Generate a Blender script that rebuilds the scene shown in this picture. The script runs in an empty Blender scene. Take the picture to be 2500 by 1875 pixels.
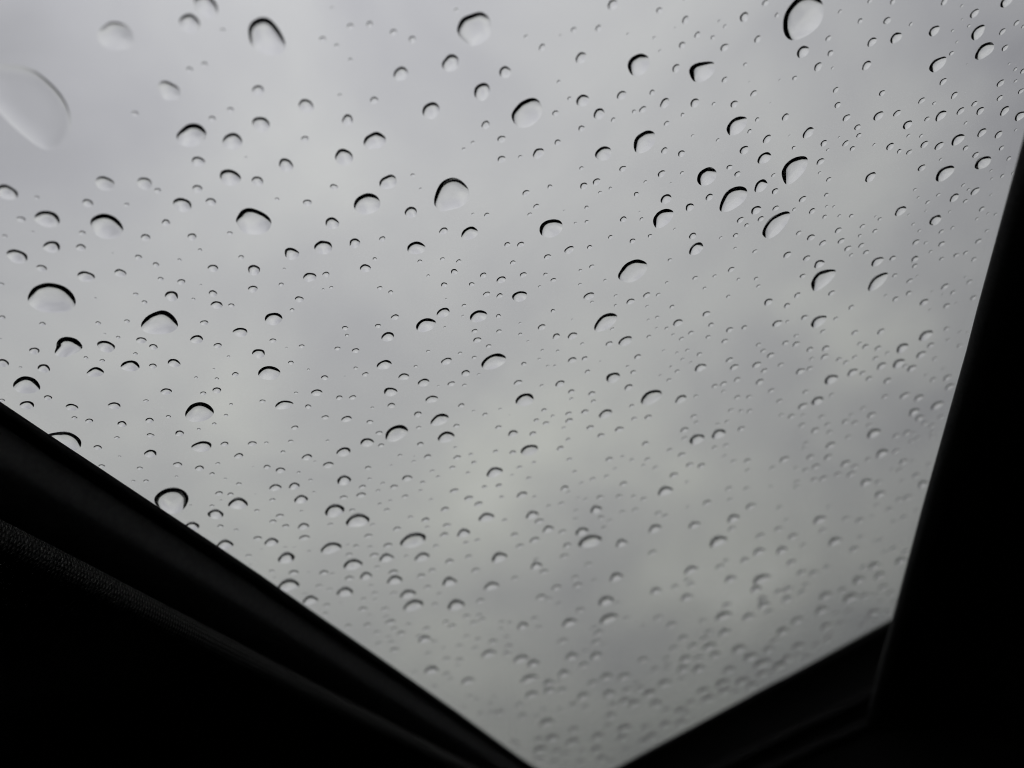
import bpy, bmesh, math, random
from mathutils import Vector, Matrix, noise

scene = bpy.context.scene
COL = scene.collection
RND = random.Random(11)

# ---------------------------------------------------------------- camera ----
# phone camera held inside the car, looking obliquely up through the glass
F_PX, W_PX, H_PX = 1850.0, 2500.0, 1875.0
NRM = Vector((-.397, 1.134, -1.0)); PANE_DEPTH = .22
PANE_UNDER = PANE_DEPTH / NRM.length            # glass underside above the lens
AX_Z = NRM.normalized()
AX_Y = Vector((.379, -.749, -1.0)); AX_Y = (AX_Y - AX_Z * AX_Y.dot(AX_Z)).normalized()
AX_X = AX_Y.cross(AX_Z)
ROT = Matrix((AX_X, AX_Y, AX_Z))                # camera coordinates -> world
CAM = Vector((0, 0, 1.25))
PANE_T = .004
PANE_Z = CAM.z + PANE_UNDER                     # underside of the pane
TOP_Z = PANE_Z + PANE_T

cam_data = bpy.data.cameras.new("camera")
cam = bpy.data.objects.new("camera", cam_data); COL.objects.link(cam)
cam.matrix_world = Matrix.Translation(CAM) @ ROT.to_4x4()
cam_data.sensor_width = 36.0
cam_data.lens = F_PX / W_PX * 36.0
cam_data.clip_start = .005; cam_data.clip_end = 3000.0
cam_data.dof.use_dof = True
cam_data.dof.focus_distance = PANE_DEPTH * .86
cam_data.dof.aperture_fstop = 9.3
scene.camera = cam

# ----------------------------------------------------------- overcast sky ----
world = bpy.data.worlds.new("World"); scene.world = world
world.use_nodes = True
nt = world.node_tree; nt.nodes.clear()
def nn(tree, kind, **kw):
    n = tree.nodes.new(kind)
    for k, v in kw.items(): setattr(n, k, v)
    return n
def math_node(tree, op, a, b=None, clamp=False):
    n = nn(tree, 'ShaderNodeMath', operation=op, use_clamp=clamp)
    for i, v in enumerate((a, b)):
        if v is None: continue
        if hasattr(v, 'links'): tree.links.new(v, n.inputs[i])
        else: n.inputs[i].default_value = v
    return n.outputs[0]
SUN_EL, SUN_ROT = math.radians(62), math.radians(200)
w_out = nn(nt, 'ShaderNodeOutputWorld'); w_bg = nn(nt, 'ShaderNodeBackground')
tc = nn(nt, 'ShaderNodeTexCoord'); sep = nn(nt, 'ShaderNodeSeparateXYZ')
nt.links.new(tc.outputs['Generated'], sep.inputs[0])
el = math_node(nt, 'MAXIMUM', sep.outputs[2], 0.0)
# cloud deck: the view direction meets a flat layer of cloud
den = math_node(nt, 'ADD', el, .45)
comb = nn(nt, 'ShaderNodeCombineXYZ')
nt.links.new(math_node(nt, 'DIVIDE', sep.outputs[0], den), comb.inputs[0])
nt.links.new(math_node(nt, 'DIVIDE', sep.outputs[1], den), comb.inputs[1])
comb.inputs[2].default_value = 12.4
def cloud_noise(scale, detail, rough, dist=0.0):
    n = nn(nt, 'ShaderNodeTexNoise'); nt.links.new(comb.outputs[0], n.inputs['Vector'])
    n.inputs['Scale'].default_value = scale; n.inputs['Detail'].default_value = detail
    n.inputs['Roughness'].default_value = rough; n.inputs['Distortion'].default_value = dist
    return n.outputs[0]
big = cloud_noise(1.5, 3.0, .5, .3)
mid = cloud_noise(4.6, 5.0, .55, .5)
clouds = math_node(nt, 'ADD', math_node(nt, 'MULTIPLY', big, .5), math_node(nt, 'MULTIPLY', mid, .5))
# thicker and thinner places in the cloud cover: direction, angular size, brightness
PATCHES = [
    (-0.367, 0.243, 0.898, 0.08, -0.060),
    (-0.196, 0.449, 0.872, 0.13, 0.020),
    (-0.388, 0.623, 0.680, 0.09, 0.110),
    (-0.119, 0.816, 0.565, 0.09, 0.230),
    (-0.065, 0.857, 0.511, 0.14, 0.110),
    (-0.116, 0.553, 0.825, 0.13, 0.050),
    (0.338, 0.786, 0.517, 0.07, 0.230),
    (0.436, 0.648, 0.625, 0.07, 0.110),
    (0.090, 0.942, 0.324, 0.06, 0.200),
    (0.193, 0.913, 0.360, 0.06, 0.130),
    (0.170, 0.567, 0.806, 0.12, 0.040),
    (0.115, 0.834, 0.539, 0.06, 0.040),
    (-0.219, 0.645, 0.732, 0.10, -0.060),
    (0.040, 0.438, 0.898, 0.08, -0.040),
    (-0.462, 0.297, 0.836, 0.14, -0.120),
    (0.249, 0.870, 0.426, 0.10, -0.100),
    (0.536, 0.561, 0.631, 0.12, -0.240),
    (0.445, 0.746, 0.496, 0.07, -0.100),
    (-0.079, 0.941, 0.330, 0.10, -0.120),
    (0.164, 0.952, 0.257, 0.09, -0.240),
    (0.011, 0.719, 0.695, 0.09, -0.040),
    (-0.038, 0.905, 0.424, 0.08, -0.060),
    (0.180, 0.813, 0.554, 0.07, -0.050),
    (-0.499, 0.618, 0.608, 0.09, -0.030),
    (-0.304, 0.871, 0.387, 0.10, 0.050),
]
warp = nn(nt, 'ShaderNodeTexNoise'); nt.links.new(comb.outputs[0], warp.inputs['Vector'])
warp.inputs['Scale'].default_value = 5.0; warp.inputs['Detail'].default_value = 4
wv = nn(nt, 'ShaderNodeVectorMath', operation='MULTIPLY_ADD')
nt.links.new(warp.outputs['Color'], wv.inputs[0]); wv.inputs[1].default_value = (.3, .3, .16)
nt.links.new(tc.outputs['Generated'], wv.inputs[2])
wd = nn(nt, 'ShaderNodeVectorMath', operation='SUBTRACT'); nt.links.new(wv.outputs[0], wd.inputs[0])
wd.inputs[1].default_value = (.15, .15, .08)
cover = math_node(nt, 'MULTIPLY', math_node(nt, 'SUBTRACT', clouds, .5), .9)
for dx, dy, dz, size, amp in PATCHES:
    ds = nn(nt, 'ShaderNodeVectorMath', operation='DISTANCE')
    nt.links.new(wd.outputs[0], ds.inputs[0]); ds.inputs[1].default_value = (dx, dy, dz)
    q = math_node(nt, 'DIVIDE', ds.outputs['Value'], size)
    g = math_node(nt, 'EXPONENT', math_node(nt, 'MULTIPLY', math_node(nt, 'MULTIPLY', q, q), -.8))
    cover = math_node(nt, 'ADD', cover, math_node(nt, 'MULTIPLY', g, amp))
cloud_lum = math_node(nt, 'ADD', cover, .965)
# an overcast sky is three times brighter overhead than at the horizon
cie = math_node(nt, 'DIVIDE', math_node(nt, 'ADD', math_node(nt, 'MULTIPLY', el, 2.0), 1.0), 3.0)
cie = math_node(nt, 'ADD', cie, math_node(nt, 'MULTIPLY', math_node(nt, 'POWER', el, 8.0), .16))
lum = math_node(nt, 'MULTIPLY', math_node(nt, 'MULTIPLY', cie, .645), cloud_lum)
tint = nn(nt, 'ShaderNodeValToRGB')                  # thin cloud lets warmer light through
nt.links.new(math_node(nt, 'ADD', math_node(nt, 'MULTIPLY', cover, 1.3), math_node(nt, 'SUBTRACT', .87, math_node(nt, 'MULTIPLY', el, .68))), tint.inputs[0])
e = tint.color_ramp.elements
e[0].position = .1; e[0].color = (.985, .979, 1.038, 1)
e[1].position = .75; e[1].color = (1.0, 1.006, .952, 1)
vm = nn(nt, 'ShaderNodeVectorMath', operation='SCALE')
nt.links.new(tint.outputs[0], vm.inputs[0]); nt.links.new(lum, vm.inputs['Scale'])
skytex = nn(nt, 'ShaderNodeTexSky', sky_type='NISHITA', sun_disc=False)
skytex.sun_elevation = SUN_EL; skytex.sun_rotation = SUN_ROT
vs = nn(nt, 'ShaderNodeVectorMath', operation='SCALE'); vs.inputs['Scale'].default_value = .08
nt.links.new(skytex.outputs[0], vs.inputs[0])
mix = nn(nt, 'ShaderNodeMix', data_type='RGBA'); mix.inputs[0].default_value = .95
nt.links.new(vs.outputs[0], mix.inputs[6]); nt.links.new(vm.outputs[0], mix.inputs[7])
nt.links.new(mix.outputs[2], w_bg.inputs['Color']); w_bg.inputs['Strength'].default_value = 1.0
nt.links.new(w_bg.outputs[0], w_out.inputs[0])

sun_data = bpy.data.lights.new("sun", 'SUN'); sun_data.energy = .5
sun_data.angle = math.radians(120); sun_data.color = (1, .98, .95)
sun_data.cycles.use_multiple_importance_sampling = False
sun = bpy.data.objects.new("sun", sun_data); COL.objects.link(sun)
sun.rotation_euler = (math.radians(28), 0, math.radians(-20))
sun.location = (0, 0, 30)

vset = scene.view_settings
vset.view_transform = 'Standard'; vset.look = 'None'; vset.exposure = 0; vset.gamma = 1
vset.use_curve_mapping = False
cy = scene.cycles
cy.max_bounces = 24; cy.transmission_bounces = 24; cy.glossy_bounces = 8; cy.diffuse_bounces = 3
cy.transparent_max_bounces = 16
cy.use_denoising = True
cy.filter_width = 1.05

# -------------------------------------------------------------- materials ----
def mat(name, color, rough=.5, spec=.5, bump=None):
    m = bpy.data.materials.new(name); m.use_nodes = True
    t = m.node_tree; b = t.nodes['Principled BSDF']
    b.inputs['Base Color'].default_value = (*color, 1); b.inputs['Roughness'].default_value = rough
    b.inputs['Specular IOR Level'].default_value = spec
    if bump: bump(t, b)
    return m
def grain(scale, strength, vary=.25, dist=.0003):
    def f(t, b):
        c = nn(t, 'ShaderNodeTexCoord'); n = nn(t, 'ShaderNodeTexNoise')
        n.inputs['Scale'].default_value = scale; n.inputs['Detail'].default_value = 6
        t.links.new(c.outputs['Object'], n.inputs['Vector'])
        bp = nn(t, 'ShaderNodeBump'); bp.inputs['Strength'].default_value = strength
        bp.inputs['Distance'].default_value = dist
        t.links.new(n.outputs[0], bp.inputs['Height']); t.links.new(bp.outputs[0], b.inputs['Normal'])
        base = list(b.inputs['Base Color'].default_value)
        r = nn(t, 'ShaderNodeValToRGB'); t.links.new(n.outputs[0], r.inputs[0])
        r.color_ramp.elements[0].position = .3; r.color_ramp.elements[1].position = .7
        r.color_ramp.elements[0].color = tuple(x * (1 - vary) for x in base[:3]) + (1,)
        r.color_ramp.elements[1].color = tuple(x * (1 + vary) for x in base[:3]) + (1,)
        t.links.new(r.outputs[0], b.inputs['Base Color'])
    return f
def weave(t, b):
    # knitted cloth: two sets of diagonal ribs, 1.5 mm apart
    c = nn(t, 'ShaderNodeTexCoord')
    hs = []
    for rot in (.42, -.42):
        mp = nn(t, 'ShaderNodeMapping'); mp.inputs['Rotation'].default_value = (0, 0, rot)
        t.links.new(c.outputs['UV'], mp.inputs['Vector'])
        w = nn(t, 'ShaderNodeTexWave', wave_type='BANDS', bands_direction='X')
        w.inputs['Scale'].default_value = 300; w.inputs['Distortion'].default_value = 1.6
        w.inputs['Detail'].default_value = 3; w.inputs['Detail Scale'].default_value = 3
        t.links.new(mp.outputs[0], w.inputs['Vector']); hs.append(w.outputs['Fac'])
    h = math_node(t, 'MULTIPLY', hs[0], hs[1])
    bp = nn(t, 'ShaderNodeBump'); bp.inputs['Strength'].default_value = 1.0; bp.inputs['Distance'].default_value = .0009
    t.links.new(h, bp.inputs['Height']); t.links.new(bp.outputs[0], b.inputs['Normal'])
    r = nn(t, 'ShaderNodeValToRGB'); t.links.new(h, r.inputs[0])
    r.color_ramp.elements[0].color = (.07, .07, .07, 1); r.color_ramp.elements[1].color = (.34, .337, .33, 1)
    r.color_ramp.elements[1].position = .7
    t.links.new(r.outputs[0], b.inputs['Base Color'])
M_TRIM = mat("black_trim", (.016, .016, .017), .7, .2, grain(900, .3))
M_RAIL = mat("rail_plastic", (.30, .30, .31), .6, .3, grain(500, .2, .12))
M_RUBBER = mat("black_rubber", (.012, .012, .013), .7, .2, grain(1200, .3))
M_CLOTH = mat("dark_cloth", (.06, .06, .06), .95, .1, weave)
M_LINING = mat("cabin_lining", (.16, .16, .165), .9, .1, grain(300, .4))
M_PAINT = mat("black_paint", (.01, .01, .011), .25, .5, grain(60, .02))
M_GROUND = mat("wet_asphalt", (.03, .03, .031), .5, .5, grain(40, .6, .4, .004))
M_RIDGE = mat("added_dark_ridge", (.03, .035, .025), .95, .1, grain(.12, .5, .5, 1.5))  # dark surface of the added, unseen horizon ridge
def glass_mat(name, color, ior, rough=0.0):
    m = bpy.data.materials.new(name); m.use_nodes = True
    t = m.node_tree; t.nodes.clear()
    o = nn(t, 'ShaderNodeOutputMaterial'); g = nn(t, 'ShaderNodeBsdfGlass')
    g.inputs['Color'].default_value = (*color, 1); g.inputs['IOR'].default_value = ior
    g.inputs['Roughness'].default_value = rough
    t.links.new(g.outputs[0], o.inputs[0])
    return m
M_GLASS = glass_mat("window_glass", (.985, .99, .985), 1.5)
M_WATER = glass_mat("rain_water", (1, 1, 1), 1.333)

# where the water wets the pane: light from the glass is bent into the drop; light that the
# drop throws back down meets a black back side standing in for the cabin
M_WET = bpy.data.materials.new("wetted_face"); M_WET.use_nodes = True
_t = M_WET.node_tree; _t.nodes.clear()
_o = nn(_t, 'ShaderNodeOutputMaterial'); _r = nn(_t, 'ShaderNodeBsdfRefraction')
_r.inputs['IOR'].default_value = 1.333; _r.inputs['Roughness'].default_value = 0.0
_r.inputs['Color'].default_value = (1, 1, 1, 1); _g = nn(_t, 'ShaderNodeNewGeometry'); _m = nn(_t, 'ShaderNodeMixShader'); _d = nn(_t, 'ShaderNodeBsdfDiffuse')
_d.inputs[0].default_value = (0, 0, 0, 1)
_t.links.new(_g.outputs['Backfacing'], _m.inputs[0]); _t.links.new(_r.outputs[0], _m.inputs[1])
_t.links.new(_d.outputs[0], _m.inputs[2]); _t.links.new(_m.outputs[0], _o.inputs[0])

# ---------------------------------------------------------------- helpers ----
def link(name, me, material, parent=None, smooth=True):
    o = bpy.data.objects.new(name, me); COL.objects.link(o)
    me.materials.append(material)
    if smooth: me.shade_smooth()
    if parent: o.parent = parent
    return o
def ray(px, py):
    return (ROT @ Vector(((px - W_PX / 2) / F_PX, -(py - H_PX / 2) / F_PX, -1.0))).normalized()
def on_under(px, py, drop=0.0):
    """where the photo's pixel meets a level below the glass"""
    d = ray(px, py); k = (PANE_UNDER - drop) / d.z
    return Vector((CAM.x + d.x * k, CAM.y + d.y * k))
def on_top(px, py):
    """where the photo's pixel meets the wet upper face, bent by the pane"""
    d = ray(px, py); s = math.hypot(d.x, d.y); sg = s / 1.5
    r = PANE_UNDER * s / d.z + PANE_T * sg / math.sqrt(1 - sg * sg)
    return Vector((CAM.x + d.x / s * r, CAM.y + d.y / s * r))
def sweep(name, path, outward, profile, material, parent, uv=False):
    """profile (away from the opening, down from the glass) run along a path"""
    me = bpy.data.meshes.new(name); verts = []; faces = []
    n = len(profile)
    for i, p in enumerate(path):
        a = path[max(i - 1, 0)]; b = path[min(i + 1, len(path) - 1)]
        t = (b - a).normalized(); o = Vector((t.y, -t.x))
        if o.dot(outward) < 0: o = -o
        for u, v in profile:
            verts.append((p.x + o.x * u, p.y + o.y * u, PANE_Z - v))
    for i in range(len(path) - 1):
        for j in range(n - 1):
            faces.append((i * n + j, (i + 1) * n + j, (i + 1) * n + j + 1, i * n + j + 1))
    me.from_pydata(verts, [], faces)
    if uv:
        arc = [0.0]
        for j in range(1, n): arc.append(arc[-1] + math.dist(profile[j], profile[j - 1]))
        lay = me.uv_layers.new(name="cloth")
        run = [0.0]
        for i in range(1, len(path)): run.append(run[-1] + (path[i] - path[i - 1]).length)
        for poly in me.polygons:
            for li in poly.loop_indices:
                v = me.loops[li].vertex_index
                lay.data[li].uv = (run[v // n], arc[v % n])
    bm = bmesh.new(); bm.from_mesh(me); bmesh.ops.recalc_face_normals(bm, faces=bm.faces[:]); bm.to_mesh(me); bm.free()
    return link(name, me, material, parent)
def resample(pts, step):
    out = [pts[0]]
    for a, b in zip(pts, pts[1:]):
        k = max(1, int((b - a).length / step))
        for i in range(1, k + 1): out.append(a.lerp(b, i / k))
    return out

# ------------------------------------------------------------- the ground ----
def sheet(name, size, z, material):
    me = bpy.data.meshes.new(name); s = size
    me.from_pydata([(-s, -s, z), (s, -s, z), (s, s, z), (-s, s, z)], [], [(0, 1, 2, 3)])
    return link(name, me, material, smooth=False)
ground = sheet("ground", 1500, 0.0, M_GROUND); ground['kind'] = 'structure'

# unseen ridge added all round to darken the low sky in the drop rims
def added_ridge():
    me = bpy.data.meshes.new("added_ridge"); v = []; f = []; n = 720
    rows = [(150, 0.0, 0), (190, .35, .3), (240, .75, .7), (300, 1.0, 1.0), (420, 1.02, .6), (700, .2, 0)]
    for i in range(n):
        a = 2 * math.pi * i / n; d = Vector((math.cos(a), math.sin(a)))
        side = min(1.0, max(0.0, (math.acos(max(-1, min(1, d.y))) - .35) / .7))
        h = 50 + 62 * side + 9 * noise.noise(Vector((d.x * 2.2, d.y * 2.2, 5)))
        for r, k, j in rows:
            b = 5 * noise.noise(Vector((d.x * 40, d.y * 40, r * .02))) + 2.5 * noise.noise(Vector((d.x * 110, d.y * 110, r * .05)))
            v.append((d.x * r, d.y * r, max(-1, h * k + b * j)))
    m_ = len(rows)
    for i in range(n):
        for j in range(m_ - 1):
            a, b = i * m_ + j, ((i + 1) % n) * m_ + j
            f.append((a, b, b + 1, a + 1))
    me.from_pydata(v, [], f)
    return link("added_ridge", me, M_RIDGE)
added_ridge()['kind'] = 'structure'

# --------------------------------------------------------------- the car ----
car = bpy.data.objects.new("car", None); COL.objects.link(car)
car.location = (0, 0, 0)
car['label'] = "dark car interior framing a rain-covered window with black trim on three sides"
car['category'] = "car"

left_px = [(0, 982), (120, 1062), (240, 1139), (375, 1227), (527, 1325), (636, 1397), (740, 1471), (933, 1604), (1111, 1730), (1260, 1843)]
right_px = [(2498, 362), (2468, 480), (2338, 930), (2210, 1400), (2183, 1514)]
end_px = [(1500, 1875), (1580, 1829), (1668, 1782), (1770, 1725), (1880, 1664), (1960, 1629), (2045, 1586), (2110, 1549), (2183, 1514)]
L = [on_under(*p) for p in left_px]; Rr = [on_under(*p) for p in right_px]; E = [on_under(*p) for p in end_px]
def line_fit(pts):
    n = len(pts); my = sum(p.y for p in pts) / n; mx = sum(p.x for p in pts) / n
    k = sum((p.y - my) * (p.x - mx) for p in pts) / sum((p.y - my) ** 2 for p in pts)
    return lambda y: mx + k * (y - my)
lf, rf = line_fit(L), line_fit(Rr)
L = [p.lerp(Vector((lf(p.y), p.y)), .4) for p in L]
Rr = [p.lerp(Vector((rf(p.y), p.y)), .4) for p in Rr]
NEAR_Y = -.16
left_path = [Vector((lf(NEAR_Y), NEAR_Y))] + L + [Vector((lf(.72), .72))]
right_path = [Vector((rf(NEAR_Y), NEAR_Y))] + Rr + [Vector((rf(1.3), 1.3))]
e_dir = (E[-1] - E[0]).normalized()
_k = (E[-1].y - E[0].y) / (E[-1].x - E[0].x)
E = [p.lerp(Vector((p.x, E[0].y + _k * (p.x - E[0].x))), .55) for p in E]
end_path = [E[0] - e_dir * .12] + E + [E[-1] + e_dir * .06]
# the pane itself: slightly larger than the opening
def ring_pane(z0, z1, out):
    pts = [Vector((lf(NEAR_Y) - out, NEAR_Y - out)), Vector((rf(NEAR_Y) + out, NEAR_Y - out)),
           Vector((rf(.55) + out, E[-1].y - .02 + out)), Vector((lf(.6) - out, E[0].y + .03 + out))]
    return pts
def prism(name, pts, z0, z1, material, parent, smooth=False):
    me = bpy.data.meshes.new(name); n = len(pts)
    v = [(p.x, p.y, z0) for p in pts] + [(p.x, p.y, z1) for p in pts]
    f = [tuple(range(n))[::-1], tuple(range(n, 2 * n))] + [(i, (i + 1) % n, n + (i + 1) % n, n + i) for i in range(n)]
    me.from_pydata(v, [], f)
    bm = bmesh.new(); bm.from_mesh(me); bmesh.ops.recalc_face_normals(bm, faces=bm.faces[:]); bm.to_mesh(me); bm.free()
    return link(name, me, material, parent, smooth)
pane_pts = ring_pane(0, 0, .012)
prism("window_pane", pane_pts, PANE_Z, TOP_Z, M_GLASS, car)

# side rail along the left: lip, fillet that catches the light, flat underside
lip_prof = [(0, .0004), (.0001, .0016), (.0006, .0024), (.0016, .0028), (.0027, .0029), (.0029, .0022)]
sweep("rail_lip_darkened", resample(left_path, .02), Vector((-1, 0)), lip_prof, M_TRIM, car)  # the rail's own lip, coloured black so its edge looks unlit
rail_prof = [(.0028, .0018), (.0030, .0026), (.0036, .0031), (.0046, .0042), (.0058, .0056),
             (.0070, .0070), (.0080, .0080), (.0092, .0087), (.0110, .0091), (.030, .0096), (.060, .0096)]
sweep("side_rail", resample(left_path, .02), Vector((-1, 0)), rail_prof, M_RAIL, car)
# cloth-wrapped lining below it
CLOTH_DROP = .018
cloth_px = [(0, 1286), (110, 1340), (226, 1397), (318, 1446), (492, 1535), (640, 1611), (741, 1664), (924, 1756), (1147, 1872)]
Cc = [on_under(*p, CLOTH_DROP) for p in cloth_px]
cf = line_fit(Cc)
Cc = [p.lerp(Vector((cf(p.y), p.y)), .5) for p in Cc]
cloth_path = [Vector((cf(NEAR_Y), NEAR_Y))] + Cc + [Vector((cf(.8), .8))]
rr = .0042
cloth_prof = [(.05, CLOTH_DROP - rr)] + [(rr - rr * math.cos(a), CLOTH_DROP - rr * math.sin(a)) for a in
              [math.radians(x) for x in (90, 78, 66, 54, 42, 30, 18, 6, -6, -18, -30, -42, -54, -66, -78, -90)]] + \
             [(.03, CLOTH_DROP + rr + .0006), (.09, CLOTH_DROP + rr + .002), (.25, CLOTH_DROP + rr + .012), (.42, CLOTH_DROP + .06)]
sweep("cloth_lining", resample(cloth_path, .01), Vector((-1, 0)), cloth_prof, M_CLOTH, car, uv=True)
# black trim on the right
# its cover leans in towards the cabin, a little short of hiding the glass edge
side_prof = [(0, .0004), (-.0002, .002), (-.0010, .0015), (-.0401, .0408), (-.0406, .042), (-.040, .0445), (-.036, .047), (0, .062), (.05, .10), (.10, .35)]
sweep("side_trim", resample(right_path, .03), Vector((1, 0)), side_prof, M_TRIM, car)
# trim at the far end with its seal ribs
end_prof = [(0, .0004), (.0003, .003), (.0012, .0042), (.004, .006), (.010, .012), (.014, .020), (.018, .035), (.026, .06), (.04, .10), (.08, .35)]
sweep("end_trim", resample(end_path, .01), Vector((0, 1)), end_prof, M_TRIM, car)
def rib(u, v, r, name="seal_rib"):
    prof = [(u + r * 1.5, v - r)] + [(u - r * math.cos(a), v - r * math.sin(a)) for a in [math.radians(x) for x in range(80, -81, -20)]] + [(u + r * 1.5, v + r)]
    return sweep(name, resample(end_path, .02), Vector((0, 1)), prof, M_RUBBER, car)
rib(.0150, .030, .0042); rib(.0200, .043, .0042)

# car roof outside round the glass, and the closed dark cabin below
def roof():
    me = bpy.data.meshes.new("roof_panel"); n = 64
    inner = resample(pane_pts + [pane_pts[0]], .05)[:-1]
    c = sum(inner, Vector((0, 0))) / len(inner)
    v = []; f = []
    for p in inner:
        d = (p - c).normalized()
        q = p + d * .002
        v.append((q.x, q.y, PANE_Z)); v.append((q.x, q.y, TOP_Z + .0006))
        k = min(.56 / max(abs(d.x), 1e-6), 1.05 / max(abs(d.y), 1e-6))
        o = c + d * k
        v.append((c.x + (q.x - c.x) * .5 + (o.x - c.x) * .5, c.y + (q.y - c.y) * .5 + (o.y - c.y) * .5, TOP_Z - .004))
        v.append((o.x, o.y, TOP_Z - .05))
    m_ = len(inner)
    for i in range(m_):
        a, b = i * 4, ((i + 1) % m_) * 4
        for j in range(3): f.append((a + j, b + j, b + j + 1, a + j + 1))
    me.from_pydata(v, [], f)
    bm = bmesh.new(); bm.from_mesh(me); bmesh.ops.recalc_face_normals(bm, faces=bm.faces[:]); bm.to_mesh(me); bm.free()
    return link("roof_panel", me, M_PAINT, car, smooth=False), c
roof_o, roof_c = roof()
def cabin():
    me = bpy.data.meshes.new("cabin_lining"); c = roof_c
    x, y = .545, 1.03; z1 = TOP_Z - .045; z0 = .28
    v = [(c.x + sx * x, c.y + sy * y, z) for z in (z0, z1) for sx, sy in ((-1, -1), (1, -1), (1, 1), (-1, 1))]
    f = [(0, 1, 2, 3)] + [(i, (i + 1) % 4, 4 + (i + 1) % 4, 4 + i) for i in range(4)]
    me.from_pydata(v, [], f)
    return link("cabin_lining", me, M_LINING, car, smooth=False)
cabin()

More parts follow.
